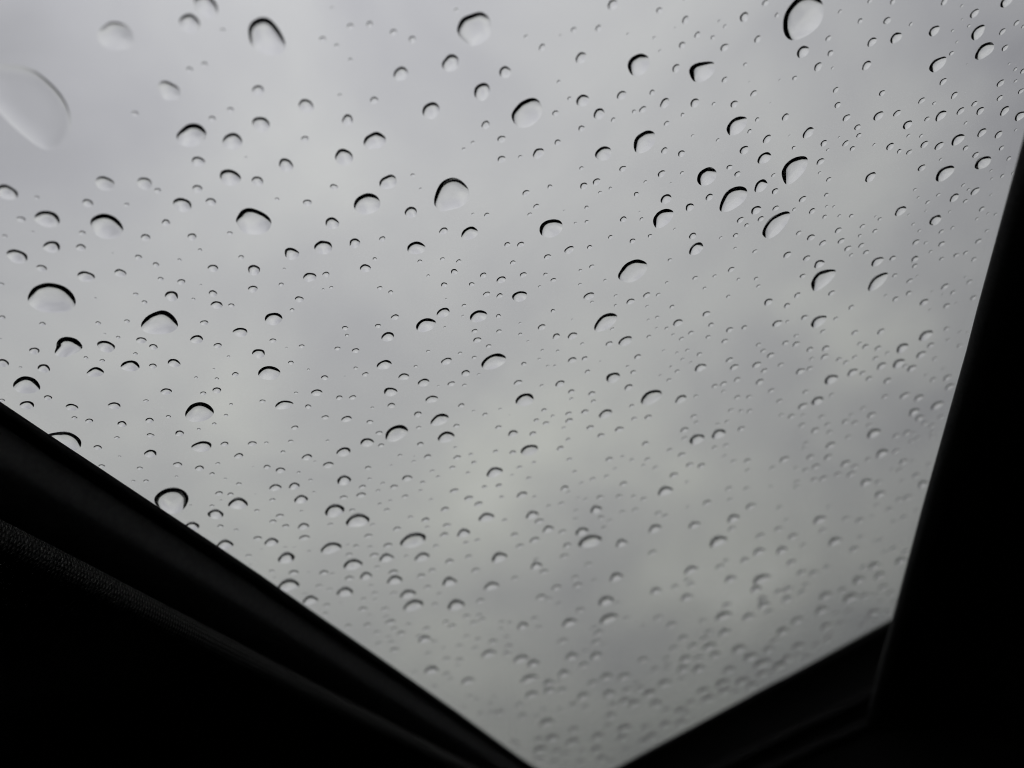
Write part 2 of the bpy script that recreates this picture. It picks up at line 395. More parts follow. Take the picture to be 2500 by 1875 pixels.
# ------------------------------------------------------------- raindrops ----
K = 3.45625
DROPS = {
'A': (0, 0, "980 310 310;1740 55 220;1600 200 190;1880 260 50;1725 545 55;1600 590 60;1425 770 200;1945 930 60;1790 1005 65;1962 1195 170;1672 1365 112;1942 1500 175;885 1550 165;1220 1550 135;1330 1610 60;1665 1595 88;2075 1330 25;1140 960 60"),
'B': (620, 0, "1240 625 125;1660 535 150;2120 610 108;1925 775 150;1495 935 150;1955 1055 75;2090 1175 70;1848 1205 35;1770 1260 32;2090 1345 70;1020 1190 172;1015 848 70;790 1015 100;440 895 130;725 808 40;270 1395 128;430 1175 65;675 1580 65;60 1050 150;35 765 105;30 1530 100;1340 1480 38;1405 1595 25;580 335 62;700 390 48;815 225 60;978 208 60;1178 275 62;1338 335 65;815 508 42;1708 88 40;660 70 30"),
'C': (1240, 0, "885 40 100;1278 88 60;1500 170 75;1500 -20 60;1995 145 95;1785 180 32;1832 225 40;1600 295 62;1730 318 45;1828 402 80;2108 332 72;1472 382 68;1283 430 28;1235 320 32;1013 288 28;1412 235 20;765 240 62;558 255 58;445 300 26;153 312 40;290 402 65;618 490 105;1420 578 80;1830 675 60;2003 545 40;2038 693 18;430 692 36;2075 790 65;1218 782 55;960 805 88;632 850 118;520 833 40;402 957 58;770 962 105;890 1013 45;1065 943 40;1140 925 68;1325 872 95;1578 870 90;1738 877 38;1910 880 75;1475 970 40;1340 1043 52;2105 1010 45;2040 1110 45;622 1085 60;420 1203 58;258 1295 100;105 1325 38;807 1297 145;1322 1272 65;1465 1297 68;1560 1145 28;1772 1183 36;1995 1268 90;622 1420 40;970 1425 62;1297 1468 72;1470 1460 36;1870 1412 55;1938 1470 60;2135 1570 130;748 1535 70;640 1570 68;865 1590 32;355 1577 45;153 1630 62;1160 1535 32;1375 1545 18;778 1625 32;1085 1640 48;1335 1680 100;1700 1665 72"),
'D': (1860, 0, "30 25 65;128 130 48;912 10 50;1105 15 60;1540 15 75;1688 50 35;2065 15 130;1795 115 95;1690 165 25;1748 218 35;660 100 42;830 178 55;1058 175 80;1258 205 42;562 325 60;347 438 125;580 450 65;1133 320 120;930 355 95;1455 262 115;1610 260 32;1647 355 30;1825 275 150;1880 430 190;2030 268 70;2150 195 60;2205 225 40;2052 405 70;1602 450 50;1485 545 165;1735 540 18;2087 540 28;2140 585 40;2205 600 60;885 553 95;475 565 88;597 575 30;278 660 50;152 677 24;1530 690 75;2015 703 80;2142 685 38;2187 770 60;625 760 60;1015 787 65;1625 805 72;2008 828 62;1350 850 68;640 887 65;1455 872 38;1795 877 62;1678 938 80;1843 937 85;2050 937 100;2180 980 110;72 870 16;200 990 75;715 995 75;985 980 100;1142 957 75;1395 1005 55;1512 978 110;1230 1055 95;1720 1040 38;1858 1120 95;1998 1137 85;2143 1097 30;393 1122 110;808 1075 65;45 1175 85;820 1143 52;1238 1145 40;1345 1147 40;652 1160 24;235 1145 20;270 1248 40;523 1210 68;557 1265 30;708 1212 65;765 1255 55;948 1222 32;1083 1238 80;1160 1277 50;1245 1285 60;1372 1220 80;1497 1233 92;1655 1180 130;1720 1250 60;2023 1250 55;1805 1308 70;2085 1338 50;22 1335 125;495 1365 75;1868 1375 160;1545 1465 180;1510 1347 35;1350 1418 80;917 1497 105;487 1460 32;98 1480 40;565 1515 50;112 1615 65;2030 1485 45;2118 1462 35;1800 1615 90;1700 1563 40;1745 1600 35;545 1645 45;1490 1645 40;1625 1670 95;1293 1600 35;1935 1440 30;1940 1510 30;1935 1640 25"),
'E': (0, 460, "60 35 185;400 260 210;740 125 95;312 78 45;178 262 75;275 368 30;40 405 45;1068 140 48;695 378 60;1540 140 155;1780 115 88;1400 290 75;1227 415 82;1620 410 80;1688 522 38;1940 380 46;2035 583 50;437 495 148;682 500 86;145 575 178;352 675 90;1168 582 62;1316 645 58;1515 605 36;725 745 140;1015 715 98;1355 765 50;1797 675 88;2143 690 110;1530 790 68;2133 850 80;10 810 50;1448 910 118;1797 888 75;1633 935 32;1828 985 96;1952 988 50;1145 895 45;1220 962 48;805 928 25;1695 815 22;20 1090 55;358 1145 56;828 1138 48;1072 1122 48;1723 1135 66;2028 1215 116;895 1335 150;885 1228 22;997 1258 38;1192 1283 84;1295 1338 72;1660 1275 106;290 1372 92;1837 1328 68;1142 1397 40;725 1430 40;862 1455 44;22 1475 112;370 1520 112;172 1512 30;1100 1500 150;1290 1500 66;1468 1475 106;1928 1420 28;1985 1570 56;1830 1608 36;1655 1597 30;1805 1525 20;5 1270 20;950 548 18"),
'F': (620, 460, "195 92 38;450 122 72;660 295 118;1325 203 108;1600 360 72;1820 380 136;850 463 95;1083 428 55;1400 617 40;1590 597 38;1728 617 44;1690 705 60;1470 738 28;1020 597 38;940 675 90;255 680 24;470 750 105;608 727 60;652 837 32;585 853 24;230 812 44;1062 842 44;1155 878 44;382 937 72;322 1027 40;165 1102 146;1605 815 54;1838 810 46;1935 735 58;2087 772 76;2138 475 52;1965 225 46;1848 217 26;2185 627 46;1963 893 56;2073 907 54;1772 990 38;1622 933 18;1598 1050 108;1895 1080 140;1190 1088 66;1047 1162 50;770 1180 50;785 1240 32;1130 1253 108;1762 1076 22;2063 1078 44;1610 1172 22;1862 1205 50;2068 1207 46;160 1285 54;403 1333 46;705 1352 48;858 1370 60;275 1345 18;1885 1280 66;1980 1332 46;1470 1375 32;1738 1392 36;1858 1428 40;40 1395 110;1625 1460 86;1100 1490 118;312 1472 48;460 1530 26;858 1517 36;940 1570 52;597 1598 60;1365 1503 34;1787 1560 76;1897 1570 28;1265 1590 88;768 1588 16;1432 1640 98;1665 1650 62"),
'G': (1240, 460, "240 152 50;185 220 38;475 188 18;665 163 40;1112 198 16;570 293 26;665 282 36;975 262 62;1128 260 36;1408 343 24;1535 160 82;1692 78 70;2095 185 95;1962 268 66;2015 312 44;2135 258 60;108 475 60;5 470 40;865 412 42;518 520 80;690 497 46;335 578 58;1052 445 54;1200 402 40;1560 402 70;1590 512 130;1922 397 50;1797 417 30;42 628 46;130 730 58;318 727 38;385 775 48;708 660 44;612 692 30;268 830 28;608 810 30;820 775 28;1367 605 38;1340 797 32;1580 757 46;1885 685 60;1745 740 36;1945 768 34;2095 762 42;2085 532 44;1918 505 30;2115 825 40;1660 843 34;1860 913 40;100 912 122;685 910 88;710 960 30;910 907 32;908 988 30;1035 955 70;1172 902 64;1268 898 40;1175 996 30;1385 1000 46;380 1035 42;103 1138 24;543 1107 18;285 1172 68;880 1187 38;1260 1088 36;1185 1110 26;1435 1135 88;1675 1060 70;1715 1152 54;105 1232 36;408 1250 68;545 1245 82;170 1290 22;627 1312 32;855 1312 60;992 1290 118;1190 1252 42;1340 1182 38;1255 1180 26;1395 1235 30;1465 1270 44;1545 1220 50;1690 1255 46;1830 1290 56;1870 1195 66;1995 1175 55;290 1367 30;420 1373 30;265 1440 28;135 1482 48;335 1500 28;395 1498 26;543 1450 74;648 1437 54;1095 1422 62;1010 1503 30;672 1548 48;1058 1552 52;888 1598 130;85 1640 68;440 1650 82;1428 1545 46;1625 1515 100;1315 1370 28;1425 1390 30;1515 1367 38;1615 1402 50;1870 1450 66;1910 1510 76;2100 1490 80;2155 1372 50;2115 1320 46;1475 1443 34;1545 1470 28;1375 1507 30;1285 1580 30;1360 1618 44;1935 1615 60;2135 1635 70;780 1460 18;285 1655 30"),
'H': (1860, 460, "345 92 70;118 168 60;273 178 38;425 193 65;530 240 46;548 152 30;608 155 30;655 232 34;755 232 44;960 238 25;995 260 42;1172 193 110;1465 270 125;1620 85 92;1400 118 45;1718 108 48;1935 55 28;1857 175 60;1908 213 30;1972 220 36;1815 258 36;1585 198 30;1385 190 25;1320 78 28;1240 222 24;1610 333 42;1515 365 50;1278 303 35;1330 358 36;1900 358 40;850 320 50;645 355 66;955 360 48;828 400 40;312 378 52;415 415 76;515 462 66;670 445 66;725 508 64;840 482 58;880 540 56;755 563 40;215 562 76;380 590 70;485 640 100;1300 455 68;1385 460 40;1517 470 66;1828 447 64;1425 535 40;1640 565 56;1720 545 50;1790 600 54;1518 595 48;1292 597 76;1290 655 54;1105 590 64;975 620 115;345 740 56;588 885 64;300 902 62;55 960 85;212 990 62;1122 735 50;1248 782 60;1312 740 28;1715 750 30;1752 790 56;1545 830 76;1612 880 54;1785 925 62;1240 885 60;1128 935 62;1370 962 88;1560 992 66;1420 1025 30;1440 870 28;1530 895 30;1640 970 30;755 1005 56;360 1090 66;480 1125 145;130 1142 88;215 1125 36;625 1100 46;515 1208 50;785 1218 60;1005 1210 72;1045 905 34;1385 1245 130;1425 1325 70;1185 1350 120;290 1245 44;200 1305 60;290 1315 66;405 1360 64;540 1350 72;530 1420 70;75 1410 70;20 1370 46;420 1440 44;160 1490 54;325 1545 82;405 1520 56;20 1540 60;765 1555 96;585 1615 130;710 1470 54;650 1445 54;785 1425 50;875 1335 64;980 1350 66;960 1435 56;1010 1500 92;1155 1480 120;1265 1520 92;1345 1405 92;1210 1500 50;1060 1390 44;825 1310 46;1560 1185 56;1670 1215 40;1570 1280 40;1670 1330 52;1735 1215 30;1460 1440 50;1535 1525 40;1565 1600 80;1445 1615 60;1060 1625 76;905 1605 66;1385 1580 40;850 1560 60"),
'I': (0, 920, "15 200 50;228 240 122;405 178 72;607 258 102;965 245 100;1402 125 90;1232 203 40;1715 140 50;1830 115 76;1422 338 44;628 348 48;753 373 66;1030 400 82;1262 368 70;1950 233 32;1907 325 36;1808 398 38;1678 443 32;825 598 72;987 515 42;1270 495 62;1515 478 78;1703 590 158;1895 568 66;2128 565 70;1010 673 25;1270 650 110;2015 668 76;858 755 55;1180 772 48;1500 742 74;1683 772 76;1838 733 38;1790 820 46;1490 842 28;1125 880 32;1232 880 46;1902 860 28;2015 905 48;1848 985 66;1945 993 54;1867 1043 22;1608 1085 40;1788 1090 40;2010 1075 162;1820 1165 135;2168 1130 44;1615 1270 135;1860 1263 54;1993 1293 38;2175 1365 72;1895 1425 140;2097 1512 50;2110 1590 30;2155 990 14;2135 760 16"),
'J': (620, 920, "530 135 90;355 137 34;720 177 56;833 175 58;1152 128 112;1500 190 98;1160 243 66;1000 262 30;1777 72 38;1555 78 20;72 207 48;458 252 54;602 343 58;782 357 84;978 382 54;1750 243 56;1853 290 28;1950 320 46;2078 273 30;2155 322 14;1383 317 70;1708 415 52;1390 430 42;345 430 58;1057 475 56;2063 428 54;2185 480 90;955 555 116;1073 580 52;1622 510 146;1405 570 60;310 545 44;620 540 30;105 558 36;5 555 30;245 635 42;757 635 122;448 680 86;515 716 24;628 745 88;1233 665 40;1465 675 64;1350 715 36;1355 670 16;1158 750 22;1715 683 62;1830 655 38;1697 597 30;2040 630 46;2185 640 58;1855 725 46;1675 767 50;110 762 60;223 790 80;378 808 34;963 770 54;1505 797 40;1553 845 36;1805 812 38;2030 810 134;760 878 124;478 872 36;975 863 36;1293 858 86;1423 893 44;1087 900 38;1183 930 64;1047 962 38;1408 962 36;180 937 98;340 925 94;507 975 32;915 930 58;905 1000 78;757 1020 62;1275 1012 52;1690 965 72;1945 930 46;2067 920 58;1495 1037 32;2090 1015 40;1812 1027 74;1150 1047 34;1062 1075 38;155 1040 50;398 1040 112;1895 1075 72;680 1135 172;828 1128 50;1122 1125 48;1612 1120 72;28 1132 44;400 1135 32;218 1175 66;160 1222 58;877 1220 190;1962 1190 130;2115 1212 46;1320 1185 44;1448 1210 72;268 1262 62;418 1265 98;645 1248 46;1000 1250 42;1208 1285 66;1462 1270 40;1628 1255 64;425 1360 88;30 1365 66;148 1400 116;965 1345 66;1605 1335 72;1770 1325 112;1345 1385 215;650 1450 170;790 1418 30;862 1430 50;978 1438 42;1130 1425 76;1885 1380 46;1790 1400 48;1535 1430 48;275 1535 150;802 1502 56;1015 1508 70;1118 1535 118;835 1590 160;1420 1525 128;1650 1560 76;2070 1530 140;1810 1520 58;1285 1515 40;1040 1608 46;150 1642 50;335 1655 86;590 1655 80;1178 1650 80;1505 1635 60;1870 1635 70;265 1440 30;340 1440 24;65 1455 20;465 1475 36"),
'K': (1240, 920, "285 75 34;143 195 160;535 127 60;535 187 36;708 143 62;722 208 46;1018 90 78;1210 175 190;1460 190 105;1585 165 40;305 283 50;512 312 54;650 297 64;378 332 36;825 315 118;240 368 48;322 393 54;517 372 64;472 432 36;210 482 60;695 430 64;785 497 64;940 445 76;1065 355 48;1185 342 66;1045 247 46;508 530 42;442 605 62;182 620 150;1160 565 64;1490 450 74;1595 530 140;1780 485 130;1970 440 66;1490 520 46;1365 620 50;1468 660 66;1850 380 44;1770 400 36;1590 385 40;1570 335 54;518 698 48;855 698 64;220 725 40;98 765 46;1178 698 50;1045 702 42;968 675 34;1535 745 64;1632 752 70;1245 768 46;1143 748 36;562 802 42;905 777 34;175 857 42;715 865 50;832 842 44;975 905 66;1400 832 76;620 898 36;35 830 30;478 942 74;510 975 36;1330 970 124;120 998 94;778 1018 60;938 1010 56;225 1013 36;655 1035 40;595 1022 32;1145 1032 56;1060 1010 46;450 1070 50;345 1092 42;745 1125 106;1075 1125 56;965 1142 48;575 1130 40;205 1170 112;265 1220 78;1680 1065 80;2050 1095 90;1270 1155 60;1325 1175 56;1905 1200 110;785 1190 56;570 1200 40;860 1215 46;340 1290 100;625 1310 120;695 1395 190;1240 1285 120;1575 1255 100;460 1310 64;55 1335 64;225 1380 84;100 1430 66;960 1410 104;500 1425 76;475 1515 72;810 1275 46;1775 1395 155;1220 1485 76;2120 1480 110;2000 1550 84;1890 1285 70;2130 1345 80;240 1600 106;305 1645 72;680 1585 64;1545 1635 120;1790 1605 80;240 1545 50;1840 1555 60;1865 945 60;2015 945 54;2020 710 66;1905 715 50;2025 790 50;1935 175 54;2035 170 50;2125 45 76;1920 30 50;1820 60 60;1745 80 54;1820 125 40;1880 285 50;1965 290 44;2040 290 50;1745 600 50;1840 580 50;1510 890 40;1520 1100 40;1875 1040 50;1830 670 40"),
'L': (1860, 920, "80 118 56;150 205 56;470 205 115;345 250 88;370 128 56;590 155 50;1040 170 60;1205 160 90;1325 180 92;1480 245 115;1585 85 90;1285 300 105;1330 350 80;855 270 56;925 325 80;505 340 56;250 335 66;165 325 46;350 325 44;340 410 60;450 455 74;555 405 56;705 380 66;785 390 60;755 325 44;570 470 56;905 410 54;945 480 130;730 510 56;1135 500 70;1225 475 76;1275 480 50;1375 395 62;1435 415 60;1510 340 60;1435 470 50;1440 505 50;1265 545 54;1315 520 50;370 565 50;580 580 90;360 605 44;1015 650 115;1130 630 66;190 700 86;410 680 72;560 680 80;705 735 92;455 760 76;370 790 56;90 770 54;290 770 46;785 760 66;895 700 60;1195 720 80;1270 715 44;1160 790 56;640 825 66;755 825 80;520 860 76;440 870 60;880 895 104;985 890 66;1300 835 76;1360 910 100;295 890 54;295 930 54;75 930 40;1185 880 46;1000 995 96;1230 1020 80;1160 1040 66;1075 1120 66;970 1085 50;150 1105 56;570 1100 50;490 1210 120;710 1200 66;825 1215 82;930 1180 50;1200 1190 66;1115 1225 50;515 1300 70;140 1285 76;260 1350 92;620 1395 120;835 1355 60;170 1470 104;205 1210 46;250 1570 90;20 1465 60;350 1425 60;780 1460 90;1110 1455 70;1215 1480 76;1175 1560 100;950 1600 110;550 1610 66;335 1655 90;440 1660 90;860 1610 70;1005 1380 56;960 1390 50;1040 1480 50;1300 1130 44;1410 740 50;1100 785 40"),
'N': (620, 1395, "462 12 26;660 22 42;805 60 76;945 45 110;1190 80 128;1410 40 72;175 55 24;290 125 180;475 250 130;430 190 36;550 125 56;637 152 44;770 180 140;990 120 40;1465 135 60;1650 95 130;2005 130 126;1300 200 130;1345 290 175;1705 290 155;1180 187 54;1018 185 50;925 235 48;1020 238 36;612 288 60;735 270 24;920 320 76;1105 320 62;1527 280 56;1565 190 44;1910 250 72;600 360 50;975 372 40;1115 388 48;1150 430 86;958 455 66;795 462 60;1040 518 58;1185 487 56;1305 450 50;1455 487 66;1620 430 60;1670 465 70;1795 380 64;1900 375 56;1925 410 64;1855 435 62;2090 430 50;2160 435 50;2085 485 44;1240 525 74;1135 555 46;1395 552 60;1440 580 110;1055 612 58;1160 600 54;1525 595 50;1185 665 78;1600 650 42;1735 630 56;1795 550 54;1890 575 56;2015 595 76;2130 555 50;2150 635 64;1470 695 54;1625 740 66;1735 748 66;1865 650 56;1980 700 125;2135 695 70;1500 840 125;1355 850 46;1625 870 64;1720 795 46;1805 930 110;2205 750 70;1520 975 56;1655 910 50;2070 1195 86;2010 1195 60;1910 1205 56;1990 1120 50;2030 1060 44;2180 1440 60;1770 1150 44;1880 1080 50;1820 1055 50"),
'O': (1240, 1395, "60 60 60;410 140 86;280 220 90;345 235 60;565 55 66;590 120 80;915 55 120;830 255 140;850 405 160;725 80 50;1250 170 104;1410 130 70;1510 225 110;1880 70 100;2140 70 150;2095 155 100;1545 110 70;1515 75 60;610 330 76;430 275 50;225 400 60;520 440 124;125 465 100;260 475 56;925 270 50;1000 400 60;765 520 84;730 480 60;460 590 90;745 600 84;815 620 50;655 680 60;540 725 115;745 720 110;640 795 90;110 745 126;215 785 104;180 910 145;475 870 104;345 950 100;430 930 50;350 1010 100;455 1005 90;200 1045 110;635 1060 115;715 945 90;830 895 115;980 895 110;855 1040 104;1010 1005 90;1120 990 84;985 1100 100;1065 1120 110;1195 1035 124;1250 1125 106;1325 950 120;1140 750 92;1245 835 80;1350 790 66;1345 830 60;1340 740 70;1270 395 80;1145 465 50;1380 455 92;1480 565 90;1560 635 90;1700 640 120;1500 745 110;1610 735 86;1610 830 110;1480 830 110;1400 655 80;1820 380 150;1830 520 110;1700 515 80;2030 390 110;1645 420 66;1845 290 80;2160 290 110;2150 235 90;1655 575 80;1950 660 130;2050 730 135;2145 785 150;1750 710 100;1870 840 110;2150 870 110;1810 950 130;1980 935 120;2055 970 110;1650 1015 120;1830 1015 110;1920 1025 80;1690 1080 130;1545 1110 90;1460 1180 110;1500 1205 80;1340 1175 80;870 1225 96;890 1130 80;550 1130 80;100 1130 70;125 1225 80;325 1280 130;300 1170 60;435 1165 50;240 1225 50;375 1415 120;260 1420 90;545 1445 120;555 1340 90;270 1510 124;410 1520 90;490 1540 80;260 1590 90;390 1610 70;615 1610 80;625 1520 66;745 1510 104;760 1400 110;970 1410 100;985 1330 130;845 1310 80;1165 1320 90;1330 1300 100;1460 1285 110;1215 1400 110;1150 1440 100;995 1510 70;790 1585 100;870 1605 80;60 1450 80;80 1490 60;650 1150 70;1080 950 70;1465 915 60"),
'P': (1860, 1395, "820 80 104;995 40 110;540 210 120;750 230 140;870 210 90;680 160 80;220 155 90;215 240 96;340 180 80;370 120 70;145 175 80;505 335 116;735 340 70;630 355 60;945 355 110;1060 345 70;300 420 110;175 510 120;545 470 110;665 445 70;310 640 115;465 625 80;1025 135 90;1085 185 80;960 195 60;1115 265 60;890 410 70;850 465 60;950 415 60;585 525 60;560 575 90;60 345 80;30 285 90;110 590 90;60 670 100;220 745 110;30 770 110;150 800 130;100 850 80;380 730 90;320 700 80;1005 260 60;25 40 70"),
}
# drops with an outline of their own: crop, points, label, short name used to find their neighbours
SHAPED = [
('A', "-150 560,0 545,150 555,280 590,400 680,500 780,570 900,600 1030,585 1130,520 1240,440 1275,360 1265,220 1160,80 1040,-20 930,-150 800",
 "huge blurred raindrop cut off by the left border of the photo", "huge blurred drop on the left border"),
('A', "1490 1160,1495 1130,1560 1065,1620 1042,1690 1055,1735 1105,1740 1150,1700 1210,1620 1240,1540 1230,1500 1200",
 "raindrop with a straight slanted left rim, upper left of the glass", "slant-rimmed drop at upper left"),
('B', "-48 260,-30 200,10 165,70 145,130 160,190 220,240 300,265 370,255 430,200 465,120 465,40 440,-10 400,-35 340",
 "large egg-shaped raindrop with soft dark rim, near the top left", "egg-shaped drop near the top left"),
('B', "1715 270,1720 220,1755 155,1820 125,1910 100,1960 125,1995 170,2005 240,1985 310,1930 360,1840 390,1780 350,1740 310",
 "large raindrop at top centre, thick black rim open to the right", "large open-rimmed drop at top centre"),
('B', "1060 1565,1062 1530,1090 1500,1155 1473,1190 1490,1205 1530,1190 1570,1150 1592,1100 1595,1070 1585",
 "small bean-shaped raindrop with a dented black rim, left of centre", "bean-shaped drop left of centre"),
('B', "685 1340,690 1300,715 1265,745 1255,775 1262,815 1285,835 1325,830 1365,795 1390,745 1395,705 1375",
 "round raindrop whose black rim has a shallow dent on top, upper left", "dent-topped drop at upper left"),
('B', "1520 1720,1525 1660,1555 1580,1600 1525,1680 1498,1750 1525,1810 1595,1815 1650,1790 1710,1740 1750,1660 1770,1590 1785,1555 1770,1530 1740",
 "large tall arch-shaped raindrop with thick black rim, left of photo centre", "large arch-shaped drop"),
('F', "843 150,850 110,885 70,960 40,1030 60,1065 110,1060 160,1020 200,940 222,880 205,855 185",
 "dome-shaped raindrop with thick black cap, just left of the arch-shaped drop", "thick-capped dome drop"),
('C', "1012 570,1015 530,1045 485,1120 452,1185 480,1195 530,1175 590,1130 630,1070 643,1035 620",
 "round thick-rimmed raindrop at the top, right of centre", "round thick-rimmed drop at the top"),
('C', "1530 610,1535 575,1575 540,1650 523,1730 523,1748 560,1740 610,1700 655,1640 690,1580 692,1548 660",
 "wide raindrop with a flat black top edge, top right of centre", "flat-topped drop at top right"),
('C', "30 985,40 945,80 890,130 850,215 825,265 855,290 910,285 965,250 1020,190 1065,130 1080,85 1070,50 1035",
 "large slanting raindrop right of top centre, black rim along its left", "large slanting drop near top centre"),
('C', "1845 1095,1855 1060,1890 1015,1945 985,2010 990,2020 1025,2000 1075,1950 1125,1885 1145,1860 1130",
 "medium raindrop with black curved rim, above a trio of large drops at right", "curved-rim drop above the trio"),
('C', "1062 1220,1070 1180,1100 1140,1180 1100,1235 1120,1248 1165,1235 1215,1190 1265,1120 1295,1080 1285,1065 1255",
 "raindrop with an angular bumpy black rim, right of upper centre", "bumpy-rimmed drop right of centre"),
('C', "1597 1520,1605 1475,1640 1435,1705 1410,1755 1440,1760 1485,1735 1530,1690 1560,1640 1568,1610 1550",
 "oval raindrop with black rim, left of the trio of large drops at right", "oval drop left of the trio"),
('C', "1785 1770,1800 1700,1840 1630,1900 1585,1960 1572,2010 1590,2020 1640,1990 1700,1930 1750,1860 1785,1815 1790",
 "large raindrop leaning right, middle one of the trio of large drops at right", "middle drop of the right-hand trio"),
('D', "180 220,185 150,215 80,270 10,340 -45,430 -50,500 5,522 70,515 150,480 220,400 290,300 335,240 338,200 305,183 260",
 "very large clear raindrop cut by the photo's top border, right of centre", "very large drop on the top border"),
('D', "168 1475,175 1430,215 1375,280 1330,350 1318,385 1335,385 1385,355 1450,290 1520,225 1562,190 1540",
 "large raindrop with wide black rim, topmost of the trio at right", "topmost drop of the right-hand trio"),
('E', "763 300,768 265,800 235,870 213,950 232,1010 280,1040 340,1025 385,970 420,890 428,820 400,780 350",
 "large oval raindrop with black rim tilting down right, left part of glass", "tilted oval drop at left"),
('E', "1990 270,2005 235,2040 185,2095 165,2150 175,2210 200,2262 235,2290 280,2285 320,2250 365,2190 390,2100 385,2040 360,2005 310",
 "large raindrop with an angled left shoulder and black rim, left of centre", "angle-shouldered drop left of centre"),
('E', "233 930,245 890,280 840,340 810,405 797,500 812,570 845,620 900,640 960,620 1010,560 1040,430 1050,330 1035,270 1000,240 965",
 "largest half-moon raindrop with black arched rim, near the left border", "largest half-moon drop at left"),
('E', "1190 1150,1195 1135,1240 1080,1320 1040,1380 1028,1440 1055,1485 1105,1503 1155,1490 1185,1430 1220,1330 1232,1240 1220,1195 1190",
 "large helmet-shaped raindrop with pointed left tip, left part of glass", "helmet-shaped drop at left"),
('E', "460 1390,475 1340,478 1305,510 1265,575 1253,650 1275,695 1330,685 1360,620 1400,540 1425,480 1415",
 "raindrop with a hooked left rim, below the largest half-moon drop", "hook-rimmed drop at left"),
('E', "730 1565,735 1552,770 1520,810 1508,850 1520,878 1550,865 1575,810 1590,750 1585",
 "small cap-shaped raindrop with a kinked rim, lower left", "kinked cap drop at lower left"),
('I', "110 75,120 45,160 10,210 -5,280 10,320 45,340 90,325 120,260 140,180 138,125 110",
 "raindrop with thick black arch, just above the start of the side rail", "arched drop above the rail start"),
('F', "508 505,515 475,560 443,600 445,640 455,660 490,650 530,600 558,550 550,520 525",
 "raindrop with a flat slightly wavy black top, left of centre", "wavy-topped drop left of centre"),
('F', "1295 520,1300 485,1340 455,1390 450,1440 480,1447 515,1420 545,1360 556,1310 545",
 "oval bright raindrop with black cap, close to the photo's centre left", "bright oval drop at centre left"),
('F', "260 545,265 515,305 500,350 515,382 545,370 580,330 602,290 600,270 580",
 "small raindrop with a steep left rim, beside the wavy-topped drop", "steep-sided drop left of centre"),
('F', "1368 1175,1375 1145,1410 1112,1470 1095,1530 1118,1532 1150,1500 1190,1430 1213,1385 1205",
 "wide slanted raindrop with black cap, near the centre of the photo", "wide slanted drop at centre"),
('F', "1918 1490,1930 1460,1975 1420,2055 1392,2110 1408,2128 1435,2110 1475,2050 1515,1980 1530,1935 1522",
 "wide leaning raindrop with black crescent, below the photo's centre", "wide leaning drop below centre"),
('F', "35 1560,50 1530,90 1505,140 1500,190 1515,223 1548,205 1590,150 1615,80 1610,45 1590",
 "wide raindrop with black peaked cap, left and below centre", "peaked-cap drop at lower left"),
('G', "267 355,275 315,310 280,370 262,430 268,460 300,458 345,425 390,370 415,310 410,280 390",
 "bright raindrop with heavy black cap, just right of the centre", "heavy-capped bright drop"),
('G', "1225 280,1235 240,1275 195,1335 172,1390 188,1398 220,1370 275,1310 325,1260 338,1238 320",
 "raindrop with black crescent, to the left of the leaning middle trio drop", "crescent drop beside the trio"),
('G', "928 740,940 710,985 645,1050 608,1110 600,1170 630,1178 665,1160 710,1110 760,1040 795,970 785,938 765",
 "large boat-shaped raindrop pointed at lower left, right of centre", "boat-shaped drop right of centre"),
('G', "728 1180,740 1140,790 1080,855 1052,905 1060,925 1085,905 1130,850 1180,780 1208,740 1205",
 "long slanted raindrop with black crescent, below the boat-shaped drop", "long crescent below the boat-shaped drop"),
('H', "5 390,10 350,50 290,110 235,190 195,235 200,240 225,215 290,150 370,80 420,40 422",
 "long large raindrop, lowest and rightmost of the trio at right", "lowest drop of the right-hand trio"),
('H', "415 810,430 770,470 720,530 690,610 685,625 705,600 760,540 820,470 865,435 865",
 "large soft-edged raindrop with dark crescent, right side of the glass", "large soft crescent at right"),
('H', "895 845,910 810,960 750,1020 715,1060 712,1065 735,1035 790,980 840,925 868,900 862",
 "narrow slanted soft raindrop, right of the large soft crescent", "narrow slanted drop at right"),
('I', "1562 320,1575 280,1615 235,1690 213,1760 235,1803 285,1795 325,1740 365,1650 382,1585 365",
 "large arched raindrop with thick black rim, lower left middle", "large arched drop at lower left"),
('I', "400 490,450 475,540 467,620 485,680 535,680 590,640 620,500 610,420 560",
 "large raindrop half hidden behind the upper part of the side rail", "half-hidden drop on the upper rail"),
('I', "1303 1055,1310 1010,1370 960,1470 940,1550 960,1590 1015,1580 1070,1540 1125,1470 1160,1390 1140,1330 1095",
 "large round raindrop touching the edge of the side rail", "large round drop on the rail"),
('J', "180 255,190 230,225 208,280 202,325 215,333 235,300 262,240 275,195 272",
 "low wide raindrop with flat black cap, lower left of centre", "flat-capped drop below centre left"),
('J', "1490 395,1500 365,1540 325,1590 310,1635 325,1643 350,1620 385,1560 412,1505 412",
 "raindrop with black humped rim, below the photo's centre", "humped drop below centre"),
('J', "1110 505,1120 465,1165 425,1235 405,1285 425,1300 460,1275 500,1210 540,1150 550,1118 535",
 "large humped raindrop with thick black rim, below and left of centre", "large humped drop below centre left"),
]
CONTACT = (45, 52)          # contact angle of water on the glass, degrees
FLAT = (34, 42)             # the flatter drops at the upper left
